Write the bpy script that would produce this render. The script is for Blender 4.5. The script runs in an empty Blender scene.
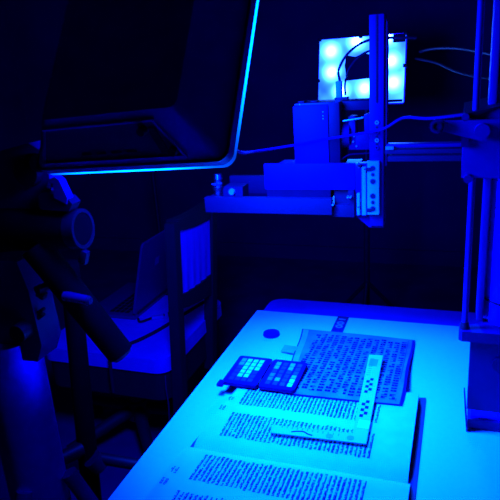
import bpy, bmesh, math, random
from mathutils import Vector, Matrix, Euler
random.seed(7)
S = bpy.context.scene
COL = S.collection
# ------------------------------------------------------------------ camera, world, lamps, exposure
cam = bpy.data.objects.new('camera', bpy.data.cameras.new('camera'))
COL.objects.link(cam)
cam.location = (0, 0, 1.35)
cam.rotation_euler = (1.25912, 0.06586, 0.33532)
cam.data.sensor_width = 36
cam.data.lens = 42.0
cam.data.clip_start = 0.05
S.camera = cam
S.view_settings.view_transform = 'Standard'
S.view_settings.look = 'None'
S.view_settings.gamma = 1
S.view_settings.use_curve_mapping = False
S.view_settings.exposure = 0
w = bpy.data.worlds.new('dark_room')
S.world = w
w.use_nodes = True
w.node_tree.nodes['Background'].inputs[0].default_value = (0.0, 0.0, 1, 1)
w.node_tree.nodes['Background'].inputs[1].default_value = 0.004

def aim(o, target):
    o.rotation_euler = (Vector(target) - o.location).to_track_quat('-Z', 'Y').to_euler()

def area_lamp(name, loc, target, power, size, color, spread):
    l = bpy.data.lights.new(name, 'AREA')
    l.shape = 'RECTANGLE'
    l.size, l.size_y = size
    l.energy = power
    l.color = color
    l.spread = math.radians(spread)
    o = bpy.data.objects.new(name, l)
    COL.objects.link(o)
    o.location = loc
    aim(o, target)
    return o

BLUE = (0.0, 0.055, 1.0)
# the panel behind the table: its LEDs throw a beam down on to the table
area_lamp('rear_led_beam', (-0.36, 2.19, 1.25), (-0.12, 0.62, 0.75), 2.2, (0.26, 0.2), BLUE, 26)
# the panel on the tripod in front, turned away from the camera, shining over the table
area_lamp('front_led_beam', (-0.388, 0.825, 1.320), (-0.20, 0.92, 0.75), 15.5, (0.13, 0.13), BLUE, 78)
# and the stray light that leaves the same panel sideways through its diffuser
area_lamp('front_led_glow', (-0.393, 0.770, 1.339), (-0.268, 1.609, 0.809), 34, (0.24, 0.24), (0.0, 0.018, 1.0), 180)

# ------------------------------------------------------------------ materials
def mat(name, rgb, rough=0.6, metal=0.0, var=0.12, scale=30, bump=0.0, spec=0.5, aniso=None):
    m = bpy.data.materials.new(name)
    m.use_nodes = True
    nt = m.node_tree
    b = nt.nodes['Principled BSDF']
    tc = nt.nodes.new('ShaderNodeTexCoord')
    nz = nt.nodes.new('ShaderNodeTexNoise')
    nz.inputs['Scale'].default_value = scale
    nz.inputs['Detail'].default_value = 4
    if aniso:
        mp = nt.nodes.new('ShaderNodeMapping')
        mp.inputs['Scale'].default_value = aniso
        nt.links.new(tc.outputs['Object'], mp.inputs[0])
        nt.links.new(mp.outputs[0], nz.inputs['Vector'])
    else:
        nt.links.new(tc.outputs['Object'], nz.inputs['Vector'])
    rp = nt.nodes.new('ShaderNodeValToRGB')
    lo = [c * (1 - var) for c in rgb]
    hi = [min(1, c * (1 + var)) for c in rgb]
    rp.color_ramp.elements[0].position = 0.3
    rp.color_ramp.elements[1].position = 0.7
    rp.color_ramp.elements[0].color = (*lo, 1)
    rp.color_ramp.elements[1].color = (*hi, 1)
    nt.links.new(nz.outputs['Fac'], rp.inputs[0])
    nt.links.new(rp.outputs[0], b.inputs['Base Color'])
    b.inputs['Roughness'].default_value = rough
    b.inputs['Metallic'].default_value = metal
    b.inputs['Specular IOR Level'].default_value = spec
    if bump:
        bp = nt.nodes.new('ShaderNodeBump')
        bp.inputs['Strength'].default_value = bump
        bp.inputs['Distance'].default_value = 0.002
        nt.links.new(nz.outputs['Fac'], bp.inputs['Height'])
        nt.links.new(bp.outputs[0], b.inputs['Normal'])
    return m

def emit(name, rgb, strength, spots=(), radius=0.03, gain=0.0, hot=(1, 1, 1)):
    """a glowing diffuser: an even base glow plus one soft glow for every LED behind it"""
    m = bpy.data.materials.new(name)
    m.use_nodes = True
    nt = m.node_tree
    b = nt.nodes['Principled BSDF']
    b.inputs['Base Color'].default_value = (.1, .1, .2, 1)
    b.inputs['Roughness'].default_value = .5
    b.inputs['Emission Color'].default_value = (*rgb, 1)
    b.inputs['Emission Strength'].default_value = strength
    tc = nt.nodes.new('ShaderNodeTexCoord')
    nz = nt.nodes.new('ShaderNodeTexNoise')
    nz.inputs['Scale'].default_value = 9
    nt.links.new(tc.outputs['Object'], nz.inputs['Vector'])
    total = None
    for (x, y, z, k) in spots:
        d = nt.nodes.new('ShaderNodeVectorMath')
        d.operation = 'DISTANCE'
        d.inputs[1].default_value = (x, y, z)
        nt.links.new(tc.outputs['Object'], d.inputs[0])
        r = nt.nodes.new('ShaderNodeMath'); r.operation = 'DIVIDE'
        r.inputs[1].default_value = radius
        nt.links.new(d.outputs['Value'], r.inputs[0])
        p = nt.nodes.new('ShaderNodeMath'); p.operation = 'POWER'
        p.inputs[1].default_value = 2
        nt.links.new(r.outputs[0], p.inputs[0])
        n = nt.nodes.new('ShaderNodeMath'); n.operation = 'MULTIPLY'; n.inputs[1].default_value = -1
        nt.links.new(p.outputs[0], n.inputs[0])
        e = nt.nodes.new('ShaderNodeMath'); e.operation = 'EXPONENT'
        nt.links.new(n.outputs[0], e.inputs[0])
        g = nt.nodes.new('ShaderNodeMath'); g.operation = 'MULTIPLY'; g.inputs[1].default_value = gain * k
        nt.links.new(e.outputs[0], g.inputs[0])
        if total is None:
            total = g
        else:
            a = nt.nodes.new('ShaderNodeMath'); a.operation = 'ADD'
            nt.links.new(total.outputs[0], a.inputs[0])
            nt.links.new(g.outputs[0], a.inputs[1])
            total = a
    if total is not None:
        sq = nt.nodes.new('ShaderNodeMath'); sq.operation = 'POWER'
        sq.inputs[1].default_value = 2
        nt.links.new(nz.outputs['Fac'], sq.inputs[0])
        mu = nt.nodes.new('ShaderNodeMath'); mu.operation = 'MULTIPLY'
        mu.inputs[1].default_value = strength * 2
        nt.links.new(sq.outputs[0], mu.inputs[0])
        a = nt.nodes.new('ShaderNodeMath'); a.operation = 'ADD'
        nt.links.new(total.outputs[0], a.inputs[0])
        nt.links.new(mu.outputs[0], a.inputs[1])
        nt.links.new(a.outputs[0], b.inputs['Emission Strength'])
    return m

M = dict(
    board=mat('white_laminate', (.74, .80, .74), .9, var=.02, scale=120, spec=.1),
    table=mat('blue_grey_laminate', (.06, .003, .40), .9, var=.05, spec=.08),
    parchment=mat('parchment', (.78, .78, .66), .8, var=.05, scale=45, bump=.15, spec=.12),
    parchment_edge=mat('page_edges', (.10, .02, .22), .8, var=.3, scale=400, aniso=(.02, .02, 1)),
    leather=mat('dark_leather', (.02, .003, .05), .6, var=.3, scale=60, bump=.3),
    ink=mat('iron_gall_ink', (.03, .002, .05), .8, var=.4, scale=300, spec=0.03),
    stain=mat('brown_stain', (.2, .1, .3), .9, var=.3, scale=90, spec=0.05),
    old_leaf=mat('browned_parchment', (.28, .20, .40), .8, var=.35, scale=22, bump=.3, spec=.12),
    leaf_margin=mat('browned_margin', (.40, .42, .42), .8, var=.2, scale=30, spec=.12),
    old_ink=mat('faded_ink', (.015, .0005, .04), .8, var=.4, scale=200, spec=0.03),
    scale=mat('white_plastic', (.66, .66, .64), .5, var=.01, spec=0.1),
    white=mat('bright_white', (1, 1, .95), .5, var=0, spec=0.1),
    print=mat('black_print', (.03, .003, .07), .7, var=.1, spec=0.03),
    grey_print=mat('grey_print', (.4, .38, .5), .7, var=.1, spec=0.05),
    card=mat('black_card', (.02, .002, .075), .9, var=.1, spec=.06),
    puck=mat('black_plastic_disc', (.02, .002, .10), .9, var=.1, spec=.06),
    black=mat('black_plastic', (.004, .0004, .012), .5, var=.2, spec=.3),
    black_metal=mat('black_anodised_metal', (.008, .001, .028), .45, var=.15, scale=50),
    rail=mat('blue_anodised_rail', (.014, .0008, .07), .4, var=.08, aniso=(60, 60, 1), spec=.12),
    copy_base=mat('blue_grey_painted_base', (.025, .001, .10), .5, var=.06, spec=.12),
    copy=mat('blue_grey_painted_steel', (.05, .002, .22), .5, var=.06, spec=.12),
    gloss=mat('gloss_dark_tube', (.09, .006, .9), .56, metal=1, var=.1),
    matt=mat('matt_black_rubber', (.001, .0001, .003), .8, var=.2, spec=.04),
    stand=mat('dark_painted_steel', (.014, .0006, .09), .4, var=.1, spec=.12),
    column=mat('dark_column_paint', (.15, .003, .8), .35, var=.1, spec=.12),
    housing=mat('charcoal_lamp_housing', (.12, .006, .72), .5, var=.1, spec=.12),
    housing_side=mat('black_lamp_rim', (.03, .003, .12), .5, var=.1),
    camera_body=mat('pale_camera_shell', (.03, .0008, .13), .5, var=.03, spec=.12),
    tray=mat('grey_tray_metal', (.009, .0003, .030), .7, var=.05, spec=.2),
    tray_dark=mat('dark_tray_metal', (.004, .0003, .022), .5, var=.1, spec=.12),
    alu=mat('bright_aluminium', (.22, .5, .7), .4, var=.08, scale=80),
    chrome=mat('chrome', (.7, .6, .9), .25, metal=1, var=.02),
    fabric=mat('pale_chair_fabric', (.2, .004, .85), .9, var=.06, scale=14, aniso=(6, 6, .8), bump=.4, spec=.12),
    seat=mat('pale_seat_fabric', (.15, .004, .75), .9, var=.05, scale=20, bump=.3, spec=.1),
    chair=mat('dark_chair_frame', (.004, .0004, .014), .7, var=.2),
    laptop=mat('grey_laptop_shell', (.03, .002, .14), .4, var=.05),
    sticker=mat('pale_sticker', (.1, .01, .34), .5, var=.05),
    cable=mat('dark_cable', (.008, .0006, .03), .45, var=.1, spec=.03),
    blue_cable=mat('grey_cable', (.02, .002, .09), .4, var=.05, spec=.03),
    connector=mat('pale_connector', (.2, .03, .6), .5, var=.1),
    floor=mat('dark_floor', (.03, .003, .14), .7, var=.25, scale=6, spec=.12),
    wall=mat('dark_wall', (.03, .003, .12), .8, var=.2, scale=3, spec=.12),
)

# ------------------------------------------------------------------ mesh helpers
class MB:
    def __init__(self):
        self.b = bmesh.new()
    def box(self, c, s, rot=None, bev=0.0):
        r = bmesh.ops.create_cube(self.b, size=1)
        vs = r['verts']
        bmesh.ops.scale(self.b, vec=s, verts=vs)
        if bev:
            es = list({e for v in vs for e in v.link_edges})
            rr = bmesh.ops.bevel(self.b, geom=es, offset=bev, segments=2, affect='EDGES', profile=.6)
            vs = list({v for f in rr['faces'] for v in f.verts} | {v for v in vs if v.is_valid})
        if rot is not None:
            R = rot if isinstance(rot, Matrix) else Euler(rot).to_matrix()
            bmesh.ops.rotate(self.b, cent=(0, 0, 0), matrix=R, verts=vs)
        bmesh.ops.translate(self.b, vec=c, verts=vs)
        return self
    def bb(self, x0, x1, y0, y1, z0, z1, bev=0.0):
        return self.box(((x0 + x1) / 2, (y0 + y1) / 2, (z0 + z1) / 2), (abs(x1 - x0), abs(y1 - y0), abs(z1 - z0)), None, bev)
    def cyl(self, p0, p1, r0, r1=None, seg=20, bev=0):
        p0, p1 = Vector(p0), Vector(p1)
        r1 = r0 if r1 is None else r1
        d = p1 - p0
        q = d.to_track_quat('Z', 'Y').to_matrix().to_4x4()
        r = bmesh.ops.create_cone(self.b, cap_ends=True, segments=seg, radius1=r0, radius2=r1, depth=d.length,
                                  matrix=Matrix.Translation((p0 + p1) / 2) @ q)
        return self
    def ring(self, p0, p1, ro, ri, seg=24):
        """a tube wall between two points with a hole through it"""
        p0, p1 = Vector(p0), Vector(p1)
        q = (p1 - p0).to_track_quat('Z', 'Y').to_matrix()
        rows = []
        for (c, r) in ((p0, ri), (p0, ro), (p1, ro), (p1, ri)):
            rows.append([self.b.verts.new(c + q @ Vector((r * math.cos(2 * math.pi * i / seg), r * math.sin(2 * math.pi * i / seg), 0))) for i in range(seg)])
        for k in range(4):
            a, c = rows[k], rows[(k + 1) % 4]
            for i in range(seg):
                self.b.faces.new((a[i], a[(i + 1) % seg], c[(i + 1) % seg], c[i]))
        return self
    def prism(self, pts, axis, a0, a1):
        """closed outline pts (2D) drawn out along an axis"""
        def P(u, v, a):
            return {'x': (a, u, v), 'y': (u, a, v), 'z': (u, v, a)}[axis]
        A = [self.b.verts.new(P(u, v, a0)) for u, v in pts]
        B = [self.b.verts.new(P(u, v, a1)) for u, v in pts]
        n = len(pts)
        fs = [self.b.faces.new(A), self.b.faces.new(B[::-1])]
        for i in range(n):
            fs.append(self.b.faces.new((A[i], B[i], B[(i + 1) % n], A[(i + 1) % n])))
        return self
    def tube(self, pts, r, seg=8, smooth=6):
        P = [Vector(p) for p in pts]
        path = []
        if smooth and len(P) > 2:
            E = [P[0] * 2 - P[1]] + P + [P[-1] * 2 - P[-2]]
            for i in range(1, len(E) - 2):
                a, b_, c, d = E[i - 1:i + 3]
                for k in range(smooth):
                    t = k / smooth
                    path.append(.5 * (2 * b_ + (c - a) * t + (2 * a - 5 * b_ + 4 * c - d) * t * t + (3 * b_ - a - 3 * c + d) * t ** 3))
            path.append(P[-1])
        else:
            path = P
        rows = []
        up = Vector((0.13, .27, 1)).normalized()
        for i, p in enumerate(path):
            t = (path[min(i + 1, len(path) - 1)] - path[max(i - 1, 0)]).normalized()
            n = t.cross(up)
            if n.length < .05:
                n = t.cross(Vector((1, 0, 0)))
            n.normalize()
            m = t.cross(n)
            rows.append([self.b.verts.new(p + r * (math.cos(2 * math.pi * k / seg) * n + math.sin(2 * math.pi * k / seg) * m)) for k in range(seg)])
        for a, c in zip(rows, rows[1:]):
            for k in range(seg):
                self.b.faces.new((a[k], a[(k + 1) % seg], c[(k + 1) % seg], c[k]))
        self.b.faces.new(rows[0]); self.b.faces.new(rows[-1][::-1])
        return self
    def quad(self, a, b, c, d):
        self.b.faces.new([self.b.verts.new(p) for p in (a, b, c, d)])
        return self
    def sheet(self, f, nu, nv, thick=0.0):
        """grid surface f(u, v) in 0..1, closed underneath when thick > 0"""
        g = [[self.b.verts.new(f(i / nu, j / nv)) for j in range(nv + 1)] for i in range(nu + 1)]
        for i in range(nu):
            for j in range(nv):
                self.b.faces.new((g[i][j], g[i + 1][j], g[i + 1][j + 1], g[i][j + 1]))
        if thick:
            h = [[self.b.verts.new(v.co - Vector((0, 0, thick))) for v in row] for row in g]
            for i in range(nu):
                for j in range(nv):
                    self.b.faces.new((h[i][j], h[i][j + 1], h[i + 1][j + 1], h[i + 1][j]))
            for i in range(nu):
                self.b.faces.new((g[i][0], h[i][0], h[i + 1][0], g[i + 1][0]))
                self.b.faces.new((g[i + 1][nv], h[i + 1][nv], h[i][nv], g[i][nv]))
            for j in range(nv):
                self.b.faces.new((g[0][j + 1], h[0][j + 1], h[0][j], g[0][j]))
                self.b.faces.new((g[nu][j], h[nu][j], h[nu][j + 1], g[nu][j + 1]))
        return self
    def mesh(self, name, m, smooth=True, fix=True):
        if fix:
            bmesh.ops.recalc_face_normals(self.b, faces=self.b.faces)
        me = bpy.data.meshes.new(name)
        self.b.to_mesh(me); self.b.free()
        me.materials.append(m)
        if smooth:
            for p in me.polygons:
                p.use_smooth = True
            me.set_sharp_from_angle(angle=math.radians(38))
        return me
    def build(self, name, m, parent=None, world=True, smooth=True, fix=True):
        if parent is not None and world:
            off = Vector(parent.location)
            if parent.parent is not None:
                off = off + Vector(parent.parent.location)
            bmesh.ops.translate(self.b, vec=-off, verts=self.b.verts)
        return link(name, self.mesh(name, m, smooth, fix), parent)

def link(name, me, parent=None, loc=(0, 0, 0), rot=(0, 0, 0)):
    o = bpy.data.objects.new(name, me)
    COL.objects.link(o)
    o.parent = parent
    o.location = loc
    o.rotation_euler = rot
    return o

def thing(name, label, cat, loc=(0, 0, 0), group=None):
    o = bpy.data.objects.new(name, None)
    COL.objects.link(o)
    o.empty_display_size = .05
    o.location = loc
    return tag(o, label, cat, group)

def tag(o, label, cat, group=None):
    o['label'] = label
    o['category'] = cat
    if group:
        o['group'] = group
    return o

def structure(o):
    o['kind'] = 'structure'
    return o

def rounded(x0, x1, y0, y1, r, n=6):
    pts = []
    for (cx, cy, a) in ((x1 - r, y1 - r, 0), (x0 + r, y1 - r, 90), (x0 + r, y0 + r, 180), (x1 - r, y0 + r, 270)):
        for k in range(n + 1):
            t = math.radians(a + 90 * k / n)
            pts.append((cx + r * math.cos(t), cy + r * math.sin(t)))
    return pts

# ------------------------------------------------------------------ the room
structure(MB().bb(-3.2, 2.2, -1.2, 3.9, -.05, 0).build('floor', M['floor']))
structure(MB().bb(-3.2, 2.2, 3.8, 3.9, 0, 3.0).build('wall_back', M['wall']))
structure(MB().bb(-3.3, -3.2, -1.2, 3.9, 0, 3.0).build('wall_left', M['wall']))
structure(MB().bb(2.2, 2.3, -1.2, 3.9, 0, 3.0).build('wall_right', M['wall']))
structure(MB().bb(-3.3, 2.3, -1.2, 3.9, 3.0, 3.1).build('ceiling', M['wall']))
structure(MB().bb(-3.2, 2.2, 3.785, 3.8, 0, .1).build('baseboard_back', M['wall']))

# ------------------------------------------------------------------ table and the white board on it
t = thing('work_table', 'large blue-grey work table with a rounded far corner under the white board', 'table', (.2, .85, 0))
MB().prism(rounded(-.462, .85, .32, 1.392, .035), 'z', .706, .738).build('tabletop', M['table'], t)
for x in (-.38, .77):
    for y in (.4, 1.31):
        MB().bb(x - .025, x + .025, y - .025, y + .025, 0, .706, .004).build('leg', M['stand'], t)
for y in (.4, 1.31):
    MB().bb(-.35, .74, y - .01, y + .01, .64, .706).build('apron', M['stand'], t)
bd = MB().bb(-.469, .84, .3, 1.282, .738, .75, .0012).build('board', M['board'])
tag(bd, 'broad white board lit cyan, lying on the table under the manuscripts', 'board')

# ------------------------------------------------------------------ lettering: pen strokes laid on a sheet
def letters(mb, height, x0, x1, y0, y1, nlines, pitch, fill=.62, weight=.42, skip=.1, ragged=.0, skew=0.0, gap=1.0):
    """lines of square pen-strokes; a line runs along y (the book lies sideways), lines follow each other along x"""
    step = (x1 - x0) / nlines
    hgt = step * fill
    for i in range(nlines):
        xc = x0 + (i + .5) * step
        ys = y0 + random.uniform(0, ragged)
        ye = y1 - random.uniform(0, ragged)
        y = ys
        while y < ye - pitch * .5:
            if random.random() < skip:
                y += pitch * .6
                continue
            w_ = pitch * gap * random.uniform(.72, .98)
            kind = random.random()
            th = hgt * weight
            def q(xa, xb, ya, yb):
                xa += skew * (ya - y0); xb += skew * (ya - y0)
                mb.quad((xa, ya, height(xa, ya)), (xb, ya, height(xb, ya)), (xb, yb, height(xb, yb)), (xa, yb, height(xa, yb)))
            top = xc + hgt / 2
            if kind < .8:
                q(top - th, top, y, y + w_)                                  # head stroke
            if kind > .12:
                q(xc - hgt / 2, top - th * .5, y, y + w_ * .36)              # down stroke
            if kind > .45:
                q(xc - hgt / 2, xc - hgt / 2 + th * .8, y + w_ * .25, y + w_)  # foot stroke
            if kind > .75:
                q(xc - hgt / 2, top, y + w_ * .64, y + w_)
            y += pitch
    return mb

# ------------------------------------------------------------------ open manuscript book
BX0, BX1, SP = -.397, -.0475, .725
book = thing('open_book', 'large open manuscript book lying sideways on the white board, cream pages of dark handwriting', 'book', (-.22, .70, .75))
MB().prism([(BX0 - .003, .470), (BX1 + .008, .470), (BX1 + .008, .963), (BX0 + .014, .903), (BX0 - .003, .74)], 'z', .7502, .7525).build('cover', M['leather'], book)

def page_height(side):
    def f(x, y):
        d = abs(y - SP)
        u = (x - BX0) / (BX1 - BX0)
        gutter = .010 * (1 - math.exp(-d / .012))
        belly = .003 * math.sin(min(1, d / .22) * math.pi)
        lift = .0
        if side < 0:
            lift += .006 * math.exp(-((u) / .06) ** 2) * min(1, d / .05)
        return .7540 + gutter + belly + lift + .0006 * math.sin(17 * x + 23 * y)
    return f
hu, hl = page_height(1), page_height(-1)
def upper(u, v):
    y = SP + v * ((.900 + .057 * u) - SP)
    x = BX0 + .004 + u * (BX1 - BX0 - .008) + .016 * v * (1 - u)
    return Vector((x, y, hu(x, y)))
def lower(u, v):
    y = SP - .001 - v * .235
    x = BX0 + u * (BX1 - BX0) - .004 * v * (1 - u)
    return Vector((x, y, hl(x, y)))
def block(f, hf, z0):
    mb = MB()
    n, k = 12, 14
    top = [[f(i / n, j / k) - Vector((0, 0, .0012)) for j in range(k + 1)] for i in range(n + 1)]
    g = [[mb.b.verts.new(p) for p in r] for r in top]
    h = [[mb.b.verts.new((p.x, p.y, z0)) for p in r] for r in top]
    for i in range(n):
        for j in range(k):
            mb.b.faces.new((g[i][j], g[i + 1][j], g[i + 1][j + 1], g[i][j + 1]))
            mb.b.faces.new((h[i][j], h[i][j + 1], h[i + 1][j + 1], h[i + 1][j]))
    for i in range(n):
        mb.b.faces.new((g[i][0], h[i][0], h[i + 1][0], g[i + 1][0]))
        mb.b.faces.new((g[i + 1][k], h[i + 1][k], h[i][k], g[i][k]))
    for j in range(k):
        mb.b.faces.new((g[0][j + 1], h[0][j + 1], h[0][j], g[0][j]))
        mb.b.faces.new((g[n][j], h[n][j], h[n][j + 1], g[n][j + 1]))
    return mb
block(upper, hu, .7526).build('page_block', M['parchment_edge'], book)
block(lower, hl, .7526).build('page_block', M['parchment_edge'], book)
pu = MB().sheet(upper, 40, 30, .0007).build('page', M['parchment'], book)
pl = MB().sheet(lower, 40, 30, .0007).build('page', M['parchment'], book)
eps = .0005
H1 = lambda x, y: hu(x, y) + eps
H2 = lambda x, y: hl(x, y) + eps
tx = letters(MB(), H1, -.359, -.109, .752, .818, 36, .0034, fill=.56, weight=.5, skip=.035, ragged=.003)
letters(tx, H1, -.358, -.110, .842, .912, 36, .0034, fill=.56, weight=.5, skip=.035, ragged=.003, skew=0)
tx.build('handwriting', M['ink'], pu, smooth=False)['kind'] = 'stuff'
tx = letters(MB(), H2, -.361, -.105, .636, .704, 36, .0034, fill=.56, weight=.5, skip=.035, ragged=.003)
letters(tx, H2, -.366, -.103, .546, .613, 36, .0034, fill=.56, weight=.5, skip=.035, ragged=.003)
tx.build('handwriting', M['ink'], pl, smooth=False)['kind'] = 'stuff'
# little notes in the outer margins
for (x, y, h, par, n) in ((-.382, .82, H1, pu, 3), (-.377, .85, H1, pu, 2), (-.388, .640, H2, pl, 4), (-.391, .612, H2, pl, 3)):
    letters(MB(), h, x - .005, x + .007, y, y + .014, 2, .005, skip=.1).build('margin_note', M['stain'], par, smooth=False)

# ------------------------------------------------------------------ darker single leaf on its mount
leaf = thing('manuscript_leaf', 'single browned manuscript leaf with large dark letters, overlapping the top of the open book', 'manuscript', (-.19, 1.0, .765))
LX0, LX1, LY0, LY1 = -.300, -.081, .905, 1.184
def leaf_z(x, y):
    return .7695 + .0006 * math.sin(21 * x + 2) * math.sin(15 * y) - .0145 * max(0, min(1, (y - .94) / .2))
def leaf_f(u, v):
    y = LY0 + v * (LY1 - LY0) - .010 * (1 - v) * (1 - u) + .007 * v * (1 - u)
    x = LX0 + u * (LX1 - LX0) + (.012 - .038 * v) * (1 - u) + .0012 * math.sin(9 * v)
    return Vector((x, y, leaf_z(x, y)))
def mount_f(u, v):
    p = leaf_f(-.012 + 1.035 * u, -.006 + 1.012 * v)
    return p - Vector((0, 0, .0012))
MB().sheet(mount_f, 14, 14, .0016).build('mount', M['card'], leaf)
sh = MB().sheet(leaf_f, 24, 24, .0009).build('sheet', M['old_leaf'], leaf)
LH = lambda x, y: leaf_z(x, y) + .0006
MB().sheet(lambda u, v: (lambda p: p + Vector((0, 0, .0005)))(leaf_f(.005 + .05 * u, .01 + .98 * v)), 3, 20).build('margin_strip', M['leaf_margin'], leaf)
tx = letters(MB(), LH, -.290, -.088, .912, 1.172, 14, .0102, fill=.72, weight=.52, skip=.10, ragged=.005, gap=.80)
tx.build('handwriting', M['old_ink'], sh, smooth=False)['kind'] = 'stuff'
rl = MB()
for (xa, xb, ya, yb) in ((-.0885, -.0875, .912, 1.176),):
    rl.quad(*[(x, y, LH(x, y)) for x, y in ((xa, ya), (xb, ya), (xb, yb), (xa, yb))])
rl.build('ruled_line', M['old_ink'], sh, smooth=False)
# small loose flap at the leaf's left edge
MB().sheet(lambda u, v: Vector((-.346 + .036 * u, 1.075 + .03 * v - .01 * u, .7545 + .004 * u)), 4, 4, .0012).build('flap', M['leaf_margin'], leaf)

# ------------------------------------------------------------------ black label strip sticking out behind the leaf
lab = thing('label_strip', 'small black card strip with white marks, sticking out behind the browned leaf', 'label', (-.25, 1.235, .75))
MB().bb(-.262, -.235, 1.10, 1.282, .7503, .7518).build('card', M['card'], lab)
for y in (1.225, 1.243):
    MB().ring((-.2485, y, .7518), (-.2485, y, .7521), .0085, .0045, 16).build('white_loop', M['grey_print'], lab)
MB().bb(-.256, -.241, 1.262, 1.266, .7518, .7521).build('white_line', M['grey_print'], lab)

# ------------------------------------------------------------------ puck
pk = MB().cyl((-.3915, 1.154, .7502), (-.3915, 1.154, .7565), .0195, .0185, 32)
tag(pk.build('lens_cap', M['puck']), 'small round black cap lying alone on the white board left of the leaf', 'cap')

# ------------------------------------------------------------------ colour checker in its open case
cc = thing('color_checker', 'black folding colour checker case with rows of square patches at the leaf\'s left edge', 'color chart', (-.34, .965, .78))
def cc_half(x0, x1, sl, name):
    mb = MB()
    mb.prism(rounded(x0, x1, .893, .998, .006), 'z', .7708, .7778)
    return mb.build(name, M['card'], cc)
ha = cc_half(-.4085, -.3385, 0, 'case_half')
hb = cc_half(-.3355, -.2665, 0, 'case_half')
for y in (.91, .98):
    MB().cyl((-.337, y - .008, .7765), (-.337, y + .008, .7765), .0028, None, 10).build('hinge', M['black'], cc)
MB().bb(-.416, -.404, .884, .902, .7708, .7765, .001).build('latch', M['card'], cc)
# support foam under the case so that it lies level with the page
MB().bb(-.402, -.355, .925, .99, .7502, .7708).build('rest', M['card'], cc)
pm = {}
for k, c in dict(bright=(.85, .95, .8), mid=(.35, .42, .5), soft=(.16, .17, .4), low=(.06, .03, .25), dark=(.03, .012, .14)).items():
    mm = mat('patch_' + k, c, .6, var=.02)
    pm[k] = MB().bb(-.0046, .0046, -.0058, .0058, 0, .0009).mesh('patch', mm, smooth=False)
leftrows = ['mbbb', 'mbbb', 'dbbb', 'dbbd', 'dbbd', 'dddd']
rightrows = ['mdmd', 'mdmd', 'dddl', 'sddm', 'smdb', 'ddlb']
code = dict(b='bright', m='mid', s='soft', l='low', d='dark')
for r, row in enumerate(leftrows):
    for c, k in enumerate(row):
        link('patch', pm[code[k]], cc, (-.394 + c * .0125 + .34, .981 - r * .0145 - .965, .7778 - .78))
for r, row in enumerate(rightrows):
    for c, k in enumerate(row):
        link('patch', pm[code[k]], cc, (-.3210 + c * .0142 + .34, .981 - r * .0145 - .965, .7778 - .78))

# ------------------------------------------------------------------ L-shaped scale
ls = thing('l_scale', 'white L-shaped photographic scale with checkered marks lying across leaf and book', 'ruler', (-.13, .76, .77))
zl = .7715
MB().prism([(-.156, 1.065), (-.129, 1.067), (-.119, .777), (-.273, .769), (-.277, .790), (-.144, .799)], 'z', zl, zl + .0016).build('scale_body', M['scale'], ls)
zt = zl + .0016
sqm = MB().bb(-.0030, .0030, -.0042, .0042, 0, .0004).mesh('check_square', M['print'], smooth=False)
for y0, n in ((.926, 6), (.850, 6)):
    for k in range(n):
        y = y0 + k * .0088
        x = -.1385 + (.93 - y) * .045
        link('check_square', sqm, ls, (x + (.0032 if k % 2 else -.0032) + .13, y - .76, zt - .77))
MB().bb(-.1395, -.1205, .815, .838, zt, zt + .0004).build('white_square', M['white'], ls)
tick = MB()
for k in range(12):
    tick.bb(-.259 + k * .0085, -.257 + k * .0085, .786, .792, zt, zt + .0003)
for k in range(9):
    tick.bb(-.1500, -.1435, .985 + k * .008, .9862 + k * .008, zt, zt + .0003)
tick.build('tick_marks', M['grey_print'], ls, smooth=False)['kind'] = 'stuff'
MB().tube([(-.240, .778, zt), (-.230, .782, zt), (-.220, .783, zt), (-.213, .779, zt), (-.205, .777, zt)], .0013, 6).build('dark_mark', M['print'], ls)
MB().cyl((-.178, .782, zt), (-.178, .782, zt + .0004), .006, None, 16).build('grey_spot', M['grey_print'], ls)
MB().cyl((-.145, .7855, zt), (-.145, .7855, zt + .0004), .006, None, 16).build('grey_spot', M['grey_print'], ls)
MB().bb(-.151, -.135, 1.02, 1.048, zt, zt + .0003).build('printed_block', M['grey_print'], ls)

# ------------------------------------------------------------------ copy stand at the right
cs = thing('copy_stand', 'tall dark copy stand with round column, geared carriage and rail reaching over the manuscripts', 'copy stand', (.10, 1.03, .75))
MB().prism([(.028, .892), (.26, .892), (.26, 1.10), (.062, 1.10), (.050, .93), (.028, .915)], 'z', .785, .908).build('base_box', M['copy_base'], cs)
MB().prism([(.030, .889), (.26, .889), (.26, 1.105), (.062, 1.105), (.050, .935), (.030, .92)], 'z', .7502, .768).build('base_plate', M['copy_base'], cs)
MB().prism([(.034, .895), (.26, .895), (.26, 1.09), (.066, 1.09), (.054, .925), (.034, .912)], 'z', .768, .785).build('base_step', M['column'], cs)
MB().prism([(.010, .890), (.015, .885), (.27, .885), (.27, 1.11), (.055, 1.11), (.046, .925), (.028, .912), (.010, .912)], 'z', .910, .927).build('flange', M['copy_base'], cs)
MB().cyl((.105, .968, .927), (.105, .968, 1.95), .063, None, 48).build('column', M['column'], cs)
MB().bb(.036, .046, .925, .968, .929, 1.95, .002).build('guide_rail', M['copy'], cs)
MB().cyl((.0185, .899, .927), (.0185, .899, 1.95), .0047, None, 16).build('guide_rod', M['copy'], cs)
MB().cyl((.0185, .899, .927), (.0185, .899, .938), .008, .0055, 16).build('rod_foot', M['black_metal'], cs)
MB().ring((.105, .968, .962), (.105, .968, .965), .0652, .0630, 48).build('column_ring', M['rail'], cs)
MB().cyl((.0745, .890, .872), (.0745, .894, .872), .013, None, 24).build('base_cap', M['rail'], cs)
MB().prism([(.003, 1.172), (.19, 1.169), (.19, 1.292), (.048, 1.270), (.003, 1.253)], 'y', .880, 1.06).build('carriage', M['copy'], cs)
MB().prism([(.003, 1.253), (.048, 1.2705), (.19, 1.2925), (.19, 1.300), (.003, 1.262)], 'y', .876, 1.065).build('carriage_top', M['black'], cs)
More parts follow.
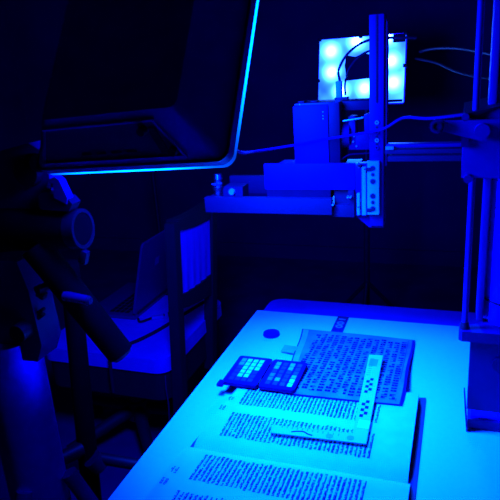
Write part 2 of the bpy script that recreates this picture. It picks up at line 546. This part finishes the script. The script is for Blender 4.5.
MB().cyl((.005, .866, 1.2585), (.005, .8805, 1.2585), .0052, None, 14).build('clamp_screw', M['camera_body'], cs)
MB().cyl((.012, .866, 1.1725), (.012, .8805, 1.1725), .0058, None, 14).build('clamp_screw', M['camera_body'], cs)
ck = MB().prism([(-.030, 1.2545), (.052, 1.2545), (.052, 1.232), (.026, 1.226), (-.027, 1.241)], 'y', .866, .873).build('crank', M['copy'], cs)
MB().cyl((-.0315, .858, 1.2485), (-.0315, .872, 1.2485), .0098, .0088, 24).build('crank_knob', M['rail'], ck)
MB().ring((-.0315, .856, 1.2485), (-.0315, .8585, 1.2485), .0070, .0050, 20).build('knob_ring', M['black_metal'], ck)
MB().cyl((.027, .855, 1.2405), (.027, .881, 1.2405), .0100, None, 24).build('pivot', M['copy'], ck)
MB().bb(.001, .011, .874, .881, 1.217, 1.245).build('pivot_bracket', M['rail'], cs)
# the arm that reaches left, three profiles one over the other
ar = MB().bb(-.123, .012, 1.03, 1.062, 1.1825, 1.1905, .0015).build('horizontal_arm', M['tray'], cs)
MB().bb(-.118, .012, 1.028, 1.064, 1.1700, 1.1795, .0015).build('arm_profile', M['tray'], ar)
MB().bb(-.112, .012, 1.034, 1.058, 1.1795, 1.1825).build('arm_slot', M['black'], ar)
MB().bb(-.120, .012, 1.034, 1.058, 1.1925, 1.199, .001).build('arm_rail', M['stand'], ar)
MB().bb(-.121, -.108, 1.026, 1.034, 1.191, 1.1965, .001).build('arm_stop', M['alu'], ar)
# upright rail at the end of the arm
vr = MB().bb(-.1505, -.126, 1.04, 1.075, 1.050, 1.411, .0012).build('vertical_rail', M['rail'], cs)
MB().bb(-.1395, -.1365, 1.0385, 1.041, 1.27, 1.410).build('rail_groove', M['tray_dark'], vr)
MB().bb(-.1255, -.1215, 1.045, 1.07, 1.16, 1.40).build('rail_edge', M['stand'], vr)
for z, k in ((1.2365, 'alu'), (1.2195, 'rail'), (1.206, 'alu'), (1.193, 'rail')):
    MB().ring((-.1375, 1.0375, z), (-.1375, 1.041, z), .0034, .0018, 16).build('bolt', M['alu' if k == 'alu' else 'stand'], vr)
for z in (1.2285, 1.2125, 1.1995):
    MB().cyl((-.1378, 1.0388, z), (-.1378, 1.041, z), .0018, None, 12).build('bolt_hole', M['black'], vr)
MB().prism([(-.1505, 1.095), (-.176, 1.0665), (-.152, 1.046), (-.1265, 1.046), (-.1265, 1.060), (-.15, 1.060)], 'y', 1.045, 1.078).build('rail_foot', M['rail'], cs)
pt = MB().bb(-.1535, -.1330, 1.032, 1.0395, 1.074, 1.1705, .0008).build('clamp_plate', M['alu'], cs)
for z, r in ((1.158, .0048), (1.147, .0033), (1.1345, .0050), (1.108, .0050), (1.0965, .0035), (1.0845, .0050)):
    MB().cyl((-.1435, 1.0312, z), (-.1435, 1.033, z), r, None, 18).build('plate_hole', M['black_metal'], pt)
for z in (1.156, 1.082):
    MB().bb(-.1535, -.1455, 1.0310, 1.0330, z - .0035, z + .0035).build('plate_slot', M['black_metal'], pt)
MB().bb(-.1635, -.1565, 1.034, 1.05, 1.072, 1.160, .0008).build('slide_plate', M['alu'], cs)
MB().bb(-.1725, -.1675, 1.034, 1.05, 1.072, 1.112, .0008).build('slide_plate', M['alu'], cs)
MB().bb(-.176, -.155, 1.040, 1.06, 1.068, 1.165, .001).build('slide_block', M['rail'], cs)
MB().box((-.169, 1.034, 1.164), (.008, .006, .007), (0, .6, 0), .001).build('latch', M['chrome'], cs)
MB().cyl((-.157, 1.028, 1.157), (-.157, 1.034, 1.157), .0016, None, 10).build('pin', M['chrome'], cs)
MB().cyl((-.169, 1.028, 1.088), (-.169, 1.034, 1.088), .0014, None, 10).build('pin', M['chrome'], cs)
MB().prism([(.0215, .826), (.0235, .826), (.0275, .790), (.031, .7505), (.0285, .7505), (.0245, .790)], 'y', .878, .8885).build('bent_strip', M['stand'], cs)

# ------------------------------------------------------------------ camera hanging at the rail
ic = thing('imaging_camera', 'boxy pale imaging camera on the rail in front of the glowing panel', 'camera', (-.23, 1.1, 1.166))
MB().bb(-.2895, -.2255, 1.05, 1.13, 1.1555, 1.2685, .0015).build('camera_body', M['camera_body'], ic)
MB().bb(-.2250, -.2045, 1.052, 1.128, 1.1555, 1.272, .002).build('side_panel', M['tray_dark'], ic)
MB().bb(-.287, -.206, 1.053, 1.128, 1.2685, 1.2725, .001).build('top_plate', M['black_metal'], ic)
for x in (-.279, -.255):
    MB().bb(x - .006, x + .006, 1.07, 1.09, 1.2725, 1.2755, .001).build('top_screw', M['tray_dark'], ic)
MB().cyl((-.2765, 1.0505, 1.2715), (-.2765, 1.054, 1.2715), .0013, None, 8).build('pin', M['alu'], ic)
MB().bb(-.2820, -.2745, 1.0494, 1.0504, 1.2440, 1.2455).build('seam_mark', M['tray_dark'], ic)
for z in (1.257, 1.250, 1.245):
    MB().cyl((-.234, 1.049, z), (-.234, 1.0505, z), .0011, None, 8).build('status_light', M['alu'], ic)
MB().bb(-.2895, -.2255, 1.0493, 1.0503, 1.212, 1.2128).build('seam', M['tray'], ic)
MB().cyl((-.2050, 1.085, 1.212), (-.190, 1.085, 1.212), .027, .024, 28).build('lens_mount', M['rail'], ic)
MB().bb(-.205, -.1515, 1.075, 1.13, 1.255, 1.272, .002).build('top_bracket', M['tray_dark'], ic)
MB().bb(-.192, -.180, 1.070, 1.10, 1.185, 1.245, .001).bb(-.180, -.1515, 1.070, 1.10, 1.185, 1.213, .001).bb(-.164, -.1515, 1.070, 1.10, 1.213, 1.248, .001).build('mounting_bracket', M['rail'], ic)
for x, z in ((-.184, 1.200), (-.178, 1.192), (-.182, 1.210)):
    MB().cyl((x, 1.068, z), (x, 1.071, z), .0015, None, 8).build('screw', M['alu'], ic)
MB().cyl((-.200, 1.06, 1.2385), (-.164, 1.06, 1.2435), .0015, None, 8).build('bright_rod', M['chrome'], ic)
MB().tube([(-.206, 1.06, 1.168), (-.190, 1.058, 1.178), (-.166, 1.058, 1.180), (-.1525, 1.06, 1.180)], .0012, 6).build('lower_wire', M['cable'], ic)
MB().bb(-.2245, -.2140, 1.12, 1.135, 1.275, 1.305, .001).build('connector_label', M['alu'], ic)
MB().bb(-.226, -.202, 1.115, 1.135, 1.2720, 1.2760).build('connector_seat', M['black'], ic)

# carrier the camera sits on, with its tray reaching left
cr = thing('camera_carrier', 'wide metal carrier with a long tray under the boxy imaging camera', 'camera mount', (-.3, 1.08, 1.07))
MB().bb(-.3485, -.1770, 1.041, 1.049, 1.117, 1.1655, .001).build('carrier_plate', M['camera_body'], cr)
MB().bb(-.340, -.1790, 1.049, 1.15, 1.117, 1.155, .001).build('carrier_block', M['camera_body'], cr)
MB().bb(-.345, -.222, 1.0415, 1.14, 1.0985, 1.117).build('carrier_slot', M['tray_dark'], cr)  # dark slot filling, extended forward and down to block light from the rear
MB().bb(-.470, -.217, 1.025, 1.040, 1.073, 1.1035, .0012).build('tray_front', M['tray'], cr)
MB().bb(-.470, -.217, 1.040, 1.17, 1.073, 1.080).build('tray_floor', M['tray_dark'], cr)
MB().bb(-.470, -.330, 1.165, 1.178, 1.073, 1.118, .001).build('tray_back', M['tray'], cr)
MB().bb(-.470, -.462, 1.040, 1.165, 1.073, 1.100, .001).build('tray_end', M['tray'], cr)
MB().bb(-.217, -.1775, 1.035, 1.10, 1.067, 1.090, .001).bb(-.1885, -.1775, 1.035, 1.10, 1.090, 1.117, .001).build('foot_block', M['tray'], cr)
MB().bb(-.217, -.1885, 1.05, 1.10, 1.090, 1.117).build('foot_recess', M['black_metal'], cr)
for x, z in ((-.183, 1.1065), (-.188, 1.1065), (-.2155, 1.092)):
    MB().cyl((x, 1.026, z), (x, 1.036, z), .0016, None, 8).build('screw', M['alu'], cr)

cb = thing('clamp_block', 'small pale metal block with a bright boss on the left end of the tray', 'block', (-.415, 1.05, 1.08))
MB().prism([(-.4355, 1.0803), (-.396, 1.0803), (-.394, 1.1215), (-.432, 1.1225), (-.4355, 1.115)], 'y', 1.041, 1.075).build('body', M['tray'], cb)
MB().cyl((-.4165, 1.036, 1.112), (-.4165, 1.042, 1.112), .0055, .0065, 18).build('boss', M['alu'], cb)
MB().cyl((-.4165, 1.037, 1.1045), (-.4165, 1.042, 1.1045), .0045, .0055, 18).build('lower_boss', M['tray'], cb)
ca = thing('chrome_spigot', 'small shiny knurled spigot standing at the left end of the tray', 'spigot', (-.452, 1.055, 1.08))
MB().cyl((-.452, 1.055, 1.0803), (-.452, 1.055, 1.112), .0088, None, 18).build('shaft', M['chrome'], ca)
MB().cyl((-.452, 1.055, 1.112), (-.452, 1.055, 1.119), .0105, None, 18).build('collar', M['chrome'], ca)
MB().cyl((-.451, 1.055, 1.119), (-.451, 1.055, 1.134), .0078, .0070, 18).build('neck', M['chrome'], ca)
MB().cyl((-.450, 1.055, 1.134), (-.450, 1.055, 1.144), .0092, .0075, 18).build('cap', M['chrome'], ca)
MB().cyl((-.462, 1.050, 1.124), (-.440, 1.050, 1.126), .0030, None, 10).build('cross_pin', M['chrome'], ca)

# ------------------------------------------------------------------ glowing panel behind the table
def panel_axes(yaw, tilt, origin, flip):
    n = Vector((math.sin(yaw) * math.cos(tilt), math.cos(yaw) * math.cos(tilt), -math.sin(tilt)))
    Z = -n if not flip else n
    X = Vector((math.cos(yaw), -math.sin(yaw), 0))
    Y = Z.cross(X)
    return Matrix((X, Y, Z)).transposed()

rp = thing('led_panel', 'glowing blue LED panel on a stand behind the table, facing the camera', 'light panel', (-.364, 2.30, 1.292))
rp.rotation_euler = (math.radians(78), 0, math.radians(-2))
hw, hh = .160, .122
leds = [(-.115, .078), (-.020, .108), (.095, .112), (-.110, .000), (-.072, -.072), (.018, -.066), (.112, .028), (.122, -.050)]
spots = [(x, y, .004, k) for (x, y), k in zip(leds, (1, 1, .9, 1, .9, .9, 1, 1))]
g = emit('blue_led_diffuser', (.014, .105, 1), 9.0, spots, .021, 120.0)
MB().bb(-hw, hw, -hh, hh, -.004, .004).build('diffuser', g, rp, world=False)
hot = emit('led_hot_spot', (.12, .3, 1), 30)
hm = MB()
bmesh.ops.create_uvsphere(hm.b, u_segments=20, v_segments=10, radius=.0125)
bmesh.ops.scale(hm.b, vec=(1, 1.05, .12), verts=hm.b.verts)
hm = hm.mesh('led', hot)
for (x, y) in leds:
    link('led', hm, rp, (x, y, .0045))
MB().prism(rounded(-hw - .004, hw + .004, -hh - .004, hh + .004, .008), 'z', -.030, -.0045).build('housing', M['housing'], rp, world=False)
MB().prism([(-.05, -.035), (.045, -.03), (.05, .05), (.01, .062), (-.02, .05), (-.055, .058), (-.06, .02)], 'z', .0042, .010).build('unlit_patch', M['tray'], rp, world=False)  # dark shape stands in for the panel's unlit centre, where no LEDs sit
for (x, y, a) in ((-hw, hh, 0), (hw, hh, 0), (hw + .002, .008, 0), (-hw - .002, -.03, 0), (-.003, hh, 0)):
    MB().box((x, y, .004), (.014, .012, .012), None, .002).build('clip', M['black'], rp, world=False)
MB().bb(hw - .045, hw, hh - .03, hh, .0042, .0050).build('corner_plate', M['tray'], rp, world=False)
MB().bb(hw - .085, hw - .002, -hh + .001, -hh + .010, .0042, .009).build('lower_strip', M['tray'], rp, world=False)

lst = thing('light_stand', 'thin dark light stand holding up the glowing panel behind the table', 'light stand', (-.354, 2.36, 0))
MB().cyl((-.354, 2.36, .10), (-.354, 2.36, .72), .0125, None, 16).build('lower_pole', M['black_metal'], lst)
MB().cyl((-.354, 2.36, .72), (-.354, 2.36, 1.22), .0095, None, 16).build('upper_pole', M['black_metal'], lst)
MB().cyl((-.354, 2.36, .69), (-.354, 2.36, .74), .018, None, 16).build('collar', M['black'], lst)
MB().bb(-.375, -.333, 2.325, 2.375, 1.20, 1.26, .003).build('bracket', M['black'], lst)
for k in range(3):
    a = math.radians(30 + 120 * k)
    MB().cyl((-.354, 2.36, .42), (-.354 + .36 * math.cos(a), 2.36 + .36 * math.sin(a), .01), .009, None, 10).build('leg', M['black_metal'], lst)

# ------------------------------------------------------------------ cables
tag(MB().tube([(-.219, 1.135, 1.305), (-.222, 1.14, 1.325), (-.206, 1.145, 1.352), (-.180, 1.15, 1.370), (-.150, 1.155, 1.376), (-.11, 1.16, 1.374), (-.083, 1.165, 1.372)], .0026, 8)
    .build('cable', M['black']), 'black cable arching from the imaging camera across the glowing panel', 'cable')
tag(MB().tube([(-.210, 1.14, 1.278), (-.210, 1.14, 1.300), (-.203, 1.148, 1.326), (-.180, 1.155, 1.350), (-.14, 1.16, 1.362)], .0022, 8)
    .build('cable', M['black']), 'second black cable rising just beside the arching one at the camera', 'cable')
tag(MB().tube([(-.275, .70, 1.248), (-.30, .80, 1.225), (-.335, .95, 1.203), (-.29, 1.03, 1.2005), (-.2255, 1.03, 1.211), (-.17, 1.025, 1.219), (-.126, 1.02, 1.227), (-.098, 1.01, 1.243), (-.083, 1.0, 1.2475), (-.045, .93, 1.252), (.006, .873, 1.262)], .0024, 8)
    .build('cable', M['blue_cable']), 'long grey cable crossing in front of the camera and upright rail', 'cable')
tag(MB().tube([(-.150, 2.29, 1.345), (-.10, 2.2, 1.352), (-.02, 2.0, 1.348), (.06, 1.8, 1.330), (.13, 1.6, 1.306), (.18, 1.45, 1.29)], .0055, 8)
    .build('cable', M['cable']), 'upper of two dark cables running right from the glowing panel', 'cable')
tag(MB().tube([(-.165, 2.30, 1.322), (-.09, 2.2, 1.305), (-.02, 2.05, 1.277), (.05, 1.9, 1.262), (.11, 1.75, 1.260), (.17, 1.6, 1.25)], .0050, 8)
    .build('cable', M['cable']), 'lower of two dark cables running right from the glowing panel', 'cable')

# ------------------------------------------------------------------ front lamp panel, seen from behind
fp = thing('lamp_panel', 'big dark lamp panel seen from behind, its lower edges glowing blue', 'light panel', (-.260, .65, 1.236))
R = panel_axes(math.radians(8.5), math.radians(32), None, False) @ Matrix.Rotation(math.radians(3.75), 3, 'Z')
fp.rotation_euler = R.to_euler()
PW, PH = .315, .30
def frustum(mb, o0, o1, z0, z1):
    A = [mb.b.verts.new((x, y, z0)) for x, y in o0]
    B = [mb.b.verts.new((x, y, z1)) for x, y in o1]
    n = len(o0)
    for i in range(n):
        mb.b.faces.new((A[i], A[(i + 1) % n], B[(i + 1) % n], B[i]))
    mb.b.faces.new(A[::-1]); mb.b.faces.new(B)
    return mb
IN, RZ = .050, .058
MB().prism(rounded(-PW, 0, 0, PH, .016), 'z', -.006, .007).build('rim', M['housing_side'], fp, world=False)
frustum(MB(), rounded(-PW + .004, -.004, .004, PH - .004, .013), rounded(-PW + IN, -IN, IN, PH - IN, .010), .007, RZ).build('back_shell', M['housing'], fp, world=False)
gl = emit('edge_glow', (.0, .085, 1),   .12, [(-.075, .002, -.01, .5), (-.12, .002, -.01, 1), (-.17, .002, -.01, 1), (-.24, .002, -.01, .8), (-.002, .08, -.01, .4), (-.002, .13, -.01, .8), (-.002, .18, -.01, 1), (-.002, .24, -.01, .8)], .040, 12)
MB().prism(rounded(-PW + .001, -.001, .001, PH - .001, .015), 'z', -.0142, -.006).build('diffuser', gl, fp, world=False)
# control plate let into the lower slope of the shell
ang = math.atan2(RZ - .007, IN - .004)
sl = Matrix.Rotation(ang, 4, 'X')
def slope(x, t, up=0.0):
    p = Vector((x, .004 + t * (IN - .004), .007 + t * (RZ - .007)))
    return p + Vector((0, -math.sin(ang), math.cos(ang))) * up
def slope_quad(x0a, x1a, t0, x0b, x1b, t1, u0, u1):
    mb = MB()
    lo = [slope(x0a, t0, u0), slope(x1a, t0, u0), slope(x1b, t1, u0), slope(x0b, t1, u0)]
    hi = [slope(x0a, t0, u1), slope(x1a, t0, u1), slope(x1b, t1, u1), slope(x0b, t1, u1)]
    A = [mb.b.verts.new(p) for p in lo]; B = [mb.b.verts.new(p) for p in hi]
    for i in range(4):
        mb.b.faces.new((A[i], A[(i + 1) % 4], B[(i + 1) % 4], B[i]))
    mb.b.faces.new(A[::-1]); mb.b.faces.new(B)
    return mb
cp = slope_quad(-.290, -.058, .10, -.265, -.090, .78, -.001, .0004).build('control_plate', M['housing_side'], fp, world=False)
slope_quad(-.294, -.054, .06, -.294, -.054, .10, 0, .0025).build('plate_edge', M['housing'], cp, world=False)
slope_quad(-.269, -.086, .78, -.269, -.086, .82, 0, .0025).build('plate_edge', M['housing'], cp, world=False)
slope_quad(-.058, -.054, .08, -.090, -.086, .80, 0, .0025).build('plate_edge', M['housing'], cp, world=False)
slope_quad(-.090, -.078, .18, -.100, -.088, .66, 0, .0016).build('switch_plate', M['tray'], cp, world=False)
for x, tt in ((-.070, .22), (-.106, .64)):
    a = slope(x, tt, .0); b = slope(x, tt, .009)
    MB().cyl(a, b, .0062, .0055, 20).build('dial', M['black'], cp, world=False)
for x in (-.135, -.16, -.185, -.21):
    slope_quad(x - .008, x + .008, .22, x - .008, x + .008, .26, 0, .0012).build('vent_slot', M['black'], cp, world=False)

# ------------------------------------------------------------------ heavy tripod at the left
tr = thing('tripod', 'heavy dark tripod standing left of the table and holding the lamp panel', 'tripod', (-.752, .76, 0))
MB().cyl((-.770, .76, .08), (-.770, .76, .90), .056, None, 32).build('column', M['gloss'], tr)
MB().cyl((-.770, .76, .40), (-.770, .76, .47), .066, None, 32).build('collar', M['black'], tr)
for a in (20, 150, 265):
    a = math.radians(a)
    d = Vector((math.cos(a), math.sin(a), 0))
    lg = MB().cyl(Vector((-.752, .76, .60)) + d * .05, Vector((-.752, .76, .015)) + d * .30, .016, .014, 16).build('leg', M['stand'], tr)
    MB().cyl(Vector((-.752, .76, .0)) + d * .303, Vector((-.752, .76, .035)) + d * .295, .020, None, 14).build('rubber_foot', M['black'], lg)
# side tube with its two braces
MB().cyl((-.716, .90, 1.00), (-.728, .85, .40), .019, .021, 20).build('side_tube', M['matt'], tr)
MB().cyl((-.725, .85, .60), (-.752, .80, .60), .016, None, 12).build('joint', M['black'], tr)
MB().cyl((-.700, .86, .575), (-.575, .885, .555), .0125, None, 14).build('brace', M['black'], tr)
MB().cyl((-.703, .85, .58), (-.690, .86, .555), .020, None, 14).build('brace_hub', M['black_metal'], tr)
# head
hd = MB().prism([(-.80, .868), (-.688, .872), (-.672, .905), (-.678, 1.01), (-.690, 1.058), (-.80, 1.058)], 'y', .735, .790).build('head_plate', M['stand'], tr)
MB().cyl((-.699, .735, .935), (-.699, .712, .935), .0165, .0155, 24).build('clamp_knob', M['black'], hd)
MB().cyl((-.651, .75, 1.012), (-.655, .73, 1.012), .0075, None, 14).build('bolt', M['tray'], hd)
MB().box((-.660, .745, .998), (.016, .012, .012), (0, .5, 0), .002).build('wing', M['tray'], hd)
MB().box((-.672, .745, .957), (.018, .010, .009), (0, -.6, 0), .002).box((-.667, .745, .968), (.013, .010, .006), (0, -.5, 0), .002).build('lever', M['tray'], hd)
MB().cyl((-.78, .76, 1.106), (-.585, .765, 1.110), .042, .032, 32).build('tilt_barrel', M['matt'], tr)
MB().ring((-.590, .765, 1.110), (-.570, .766, 1.111), .033, .027, 32).build('barrel_ring', M['black'], tr)
MB().cyl((-.600, .765, 1.110), (-.572, .765, 1.110), .0268, None, 24).build('barrel_core', M['matt'], tr)
MB().box((-.571, .757, 1.066), (.014, .012, .024), (0, .35, 0), .003).build('barrel_bracket', M['tray_dark'], tr)
MB().prism([(-.74, 1.145), (-.628, 1.146), (-.612, 1.165), (-.610, 1.235), (-.640, 1.252), (-.700, 1.240), (-.74, 1.19)], 'y', .755, .785).build('yoke', M['stand'], tr)
MB().cyl((-.645, .757, 1.208), (-.645, .742, 1.208), .0245, .0225, 24).build('yoke_knob', M['black'], tr)
MB().cyl((-.640, .757, 1.222), (-.590, .712, 1.228), .014, None, 16).build('yoke_arm', M['matt'], tr)
wb = MB().prism([(-.628, 1.148), (-.575, 1.146), (-.566, 1.158), (-.575, 1.168), (-.612, 1.176), (-.630, 1.172)], 'y', .742, .765).build('clamp_jaw', M['tray_dark'], tr)
MB().prism([(-.597, 1.168), (-.575, 1.158), (-.572, 1.168), (-.582, 1.196), (-.589, 1.201), (-.601, 1.197), (-.607, 1.184), (-.602, 1.183), (-.598, 1.192), (-.594, 1.19)], 'y', .74, .756).build('wing_bolt', M['camera_body'], wb)
MB().cyl((-.655, .745, 1.085), (-.541, .775, .884), .0255, .0235, 24).build('pan_handle', M['matt'], tr)
MB().cyl((-.541, .775, .884), (-.538, .776, .879), .0205, .017, 24).build('handle_tip', M['tray'], tr)
MB().cyl((-.605, .735, 1.004), (-.558, .735, .999), .0085, .0075, 14).build('handle_lever', M['stand'], tr)
MB().cyl((-.560, .735, .999), (-.555, .735, .9985), .0085, .006, 14).build('lever_tip', M['tray'], tr)

# ------------------------------------------------------------------ swivel chair beyond the tripod
chr_ = thing('swivel_chair', 'dark framed swivel chair with pale fabric back and seat, a laptop on it', 'chair', (-1.1, 1.67, 0))
def seat_f(u, v):
    x = -1.36 + u * .50
    y = 1.47 + v * .50
    e = min(u, 1 - u, v, 1 - v)
    return Vector((x, y, .452 + .010 * (1 - math.exp(-e / .06))))
st = MB().prism(rounded(-1.36, -.862, 1.47, 1.985, .05), 'z', .405, .455)
st.build('seat', M['seat'], chr_)
MB().prism(rounded(-1.35, -.87, 1.478, 1.975, .05), 'z', .30, .405).build('seat_pan', M['chair'], chr_)
MB().prism([(-.862, .25), (-.825, .25), (-.782, .912), (-.814, .912)], 'y', 1.478, 1.515).build('back_post', M['chair'], chr_)
MB().prism([(-.885, .25), (-.850, .25), (-.790, .905), (-.825, .905)], 'y', 1.79, 1.83).build('back_post', M['chair'], chr_)
def backx(z):
    return -.842 + (z - .45) * .085
def pad_f(off):
    def f(u, v):
        y = 1.515 + u * .285
        sag = -.006 * math.sin(u * math.pi)
        z = (.668 - .03 * u) + v * (.212 - .005 * u) + sag * (1 - v)
        x = backx(z) - .012 * u + off + .003 * math.sin(34 * u) * (1 - v)
        return Vector((x, y, z))
    return f
pd = MB()
a, b = pad_f(.012), pad_f(-.022)
nn = 24
ga = [[pd.b.verts.new(a(i / nn, j / 10)) for j in range(11)] for i in range(nn + 1)]
gb = [[pd.b.verts.new(b(i / nn, j / 10)) for j in range(11)] for i in range(nn + 1)]
for i in range(nn):
    for j in range(10):
        pd.b.faces.new((ga[i][j], ga[i + 1][j], ga[i + 1][j + 1], ga[i][j + 1]))
        pd.b.faces.new((gb[i][j], gb[i][j + 1], gb[i + 1][j + 1], gb[i + 1][j]))
for i in range(nn):
    pd.b.faces.new((ga[i][0], gb[i][0], gb[i + 1][0], ga[i + 1][0]))
    pd.b.faces.new((ga[i][10], ga[i + 1][10], gb[i + 1][10], gb[i][10]))
for j in range(10):
    pd.b.faces.new((ga[0][j], ga[0][j + 1], gb[0][j + 1], gb[0][j]))
    pd.b.faces.new((ga[nn][j], gb[nn][j], gb[nn][j + 1], ga[nn][j + 1]))
pd.build('back_pad', M['fabric'], chr_)
def rail(y0, y1, za0, za1, zb0, zb1, name):
    mb = MB()
    def f(u, s, k):
        z = (za0 + (zb0 - za0) * u) if s == 0 else (za1 + (zb1 - za1) * u)
        z -= .006 * math.sin(u * math.pi)
        return Vector((backx(z) - .012 * u + (.018 if k else -.024), y0 + (y1 - y0) * u, z))
    n = 10
    rows = [[mb.b.verts.new(f(i / n, s, k)) for s, k in ((0, 0), (0, 1), (1, 1), (1, 0))] for i in range(n + 1)]
    for p, q in zip(rows, rows[1:]):
        for k in range(4):
            mb.b.faces.new((p[k], p[(k + 1) % 4], q[(k + 1) % 4], q[k]))
    mb.b.faces.new(rows[0]); mb.b.faces.new(rows[-1][::-1])
    return mb.build(name, M['chair'], chr_)
rail(1.515, 1.80, .622, .668, .560, .638, 'lower_rail')
rail(1.515, 1.80, .880, .915, .845, .900, 'top_rail')
MB().cyl((-1.11, 1.65, .12), (-1.11, 1.65, .30), .030, None, 20).build('pedestal', M['chair'], chr_)
MB().cyl((-1.11, 1.65, .10), (-1.11, 1.65, .17), .045, .038, 20).build('hub', M['chair'], chr_)
for k in range(5):
    a = math.radians(-124 + 72 * k)
    d = Vector((math.cos(a), math.sin(a), 0))
    c0 = Vector((-1.11, 1.65, 0))
    lg = MB().cyl(c0 + d * .03 + Vector((0, 0, .135)), c0 + d * .28 + Vector((0, 0, .082)), .024, .018, 12).build('base_leg', M['chair'], chr_)
    s = Vector((-d.y, d.x, 0)) * .022
    MB().cyl(c0 + d * .275 + Vector((0, 0, .029)) - s, c0 + d * .275 + Vector((0, 0, .029)) + s, .0285, None, 18).build('caster', M['tray_dark'], lg)

# ------------------------------------------------------------------ laptop on the seat
lt = thing('laptop', 'grey laptop standing open on the seat, its lid turned towards the table', 'laptop', (-1.2, 1.86, .4562))
MB().bb(-1.345, -1.125, 1.735, 2.06, .4555, .470, .004).build('base', M['laptop'], lt)
ld = MB()
ax_ = Vector((.26, 0, .97)).normalized()
nx_ = Vector((.97, 0, -.26)).normalized()
o0 = Vector((-1.128, 1.735, .472))
pts = rounded(0, .33, 0, .295, .016)
A = [ld.b.verts.new(o0 + Vector((0, p[0], 0)) + ax_ * p[1]) for p in pts]
B = [ld.b.verts.new(o0 + Vector((0, p[0], 0)) + ax_ * p[1] - nx_ * .008) for p in pts]
n = len(pts)
ld.b.faces.new(A); ld.b.faces.new(B[::-1])
for i in range(n):
    ld.b.faces.new((A[i], B[i], B[(i + 1) % n], A[(i + 1) % n]))
lid = ld.build('lid', M['laptop'], lt)
sk = MB()
q = [o0 + Vector((0, y, 0)) + ax_ * v + nx_ * .0008 for y, v in ((.118, .168), (.152, .168), (.152, .200), (.118, .200))]
sk.quad(*q)
sk.build('sticker', M['sticker'], lid, smooth=False)
MB().cyl((-1.127, 1.76, .472), (-1.127, 2.03, .472), .006, None, 12).build('hinge', M['black_metal'], lt)
kb = MB()
for r in range(4):
    for c in range(11):
        kb.bb(-1.25 + r * .022, -1.233 + r * .022, 1.76 + c * .025, 1.78 + c * .025, .470, .4715)
kb.build('keyboard', M['black'], lt, smooth=False)['kind'] = 'stuff'

cbl = thing('laptop_cable', 'dark cable with pale plug lying over the chair seat beside the laptop', 'cable', (-1.0, 1.6, .456))
MB().tube([(-.93, 1.93, .4625), (-.96, 1.80, .4620), (-.985, 1.68, .4620), (-1.015, 1.59, .4620), (-1.05, 1.52, .4620), (-1.06, 1.462, .4615), (-1.06, 1.45, .42), (-1.06, 1.445, .33)], .0060, 8).build('wire', M['cable'], cbl)
MB().tube([(-1.112, 1.735, .463), (-1.09, 1.715, .4620), (-1.06, 1.76, .4620), (-1.03, 1.79, .4620)], .0045, 8).build('lead', M['cable'], cbl)
MB().box((-1.045, 1.765, .4625), (.045, .020, .012), (0, 0, .5), .003).build('plug', M['connector'], cbl)
MB().box((-1.000, 1.800, .4635), (.035, .022, .014), (0, 0, .6), .003).build('adapter', M['black'], cbl)
tag(MB().tube([(-.872, 1.474, .400), (-.868, 1.462, .36), (-.866, 1.462, .30), (-.872, 1.465, .24), (-.868, 1.468, .18)], .0022, 6).build('hanging_wire', M['blue_cable']),
    'thin grey wire hanging down from the near corner of the chair seat', 'wire')

# ------------------------------------------------------------------ far thin stand behind the chair
fs = thing('background_stand', 'thin dark pole stand with a small clamp far behind the chair', 'stand', (-1.55, 2.75, 0))
MB().cyl((-1.55, 2.75, .02), (-1.55, 2.75, 1.12), .011, None, 12).build('pole', M['black_metal'], fs)
MB().box((-1.565, 2.74, .93), (.05, .03, .02), (0, .4, 0), .003).build('clamp', M['black_metal'], fs)
MB().cyl((-1.55, 2.75, 0), (-1.55, 2.75, .025), .14, .13, 28).build('foot', M['black_metal'], fs)
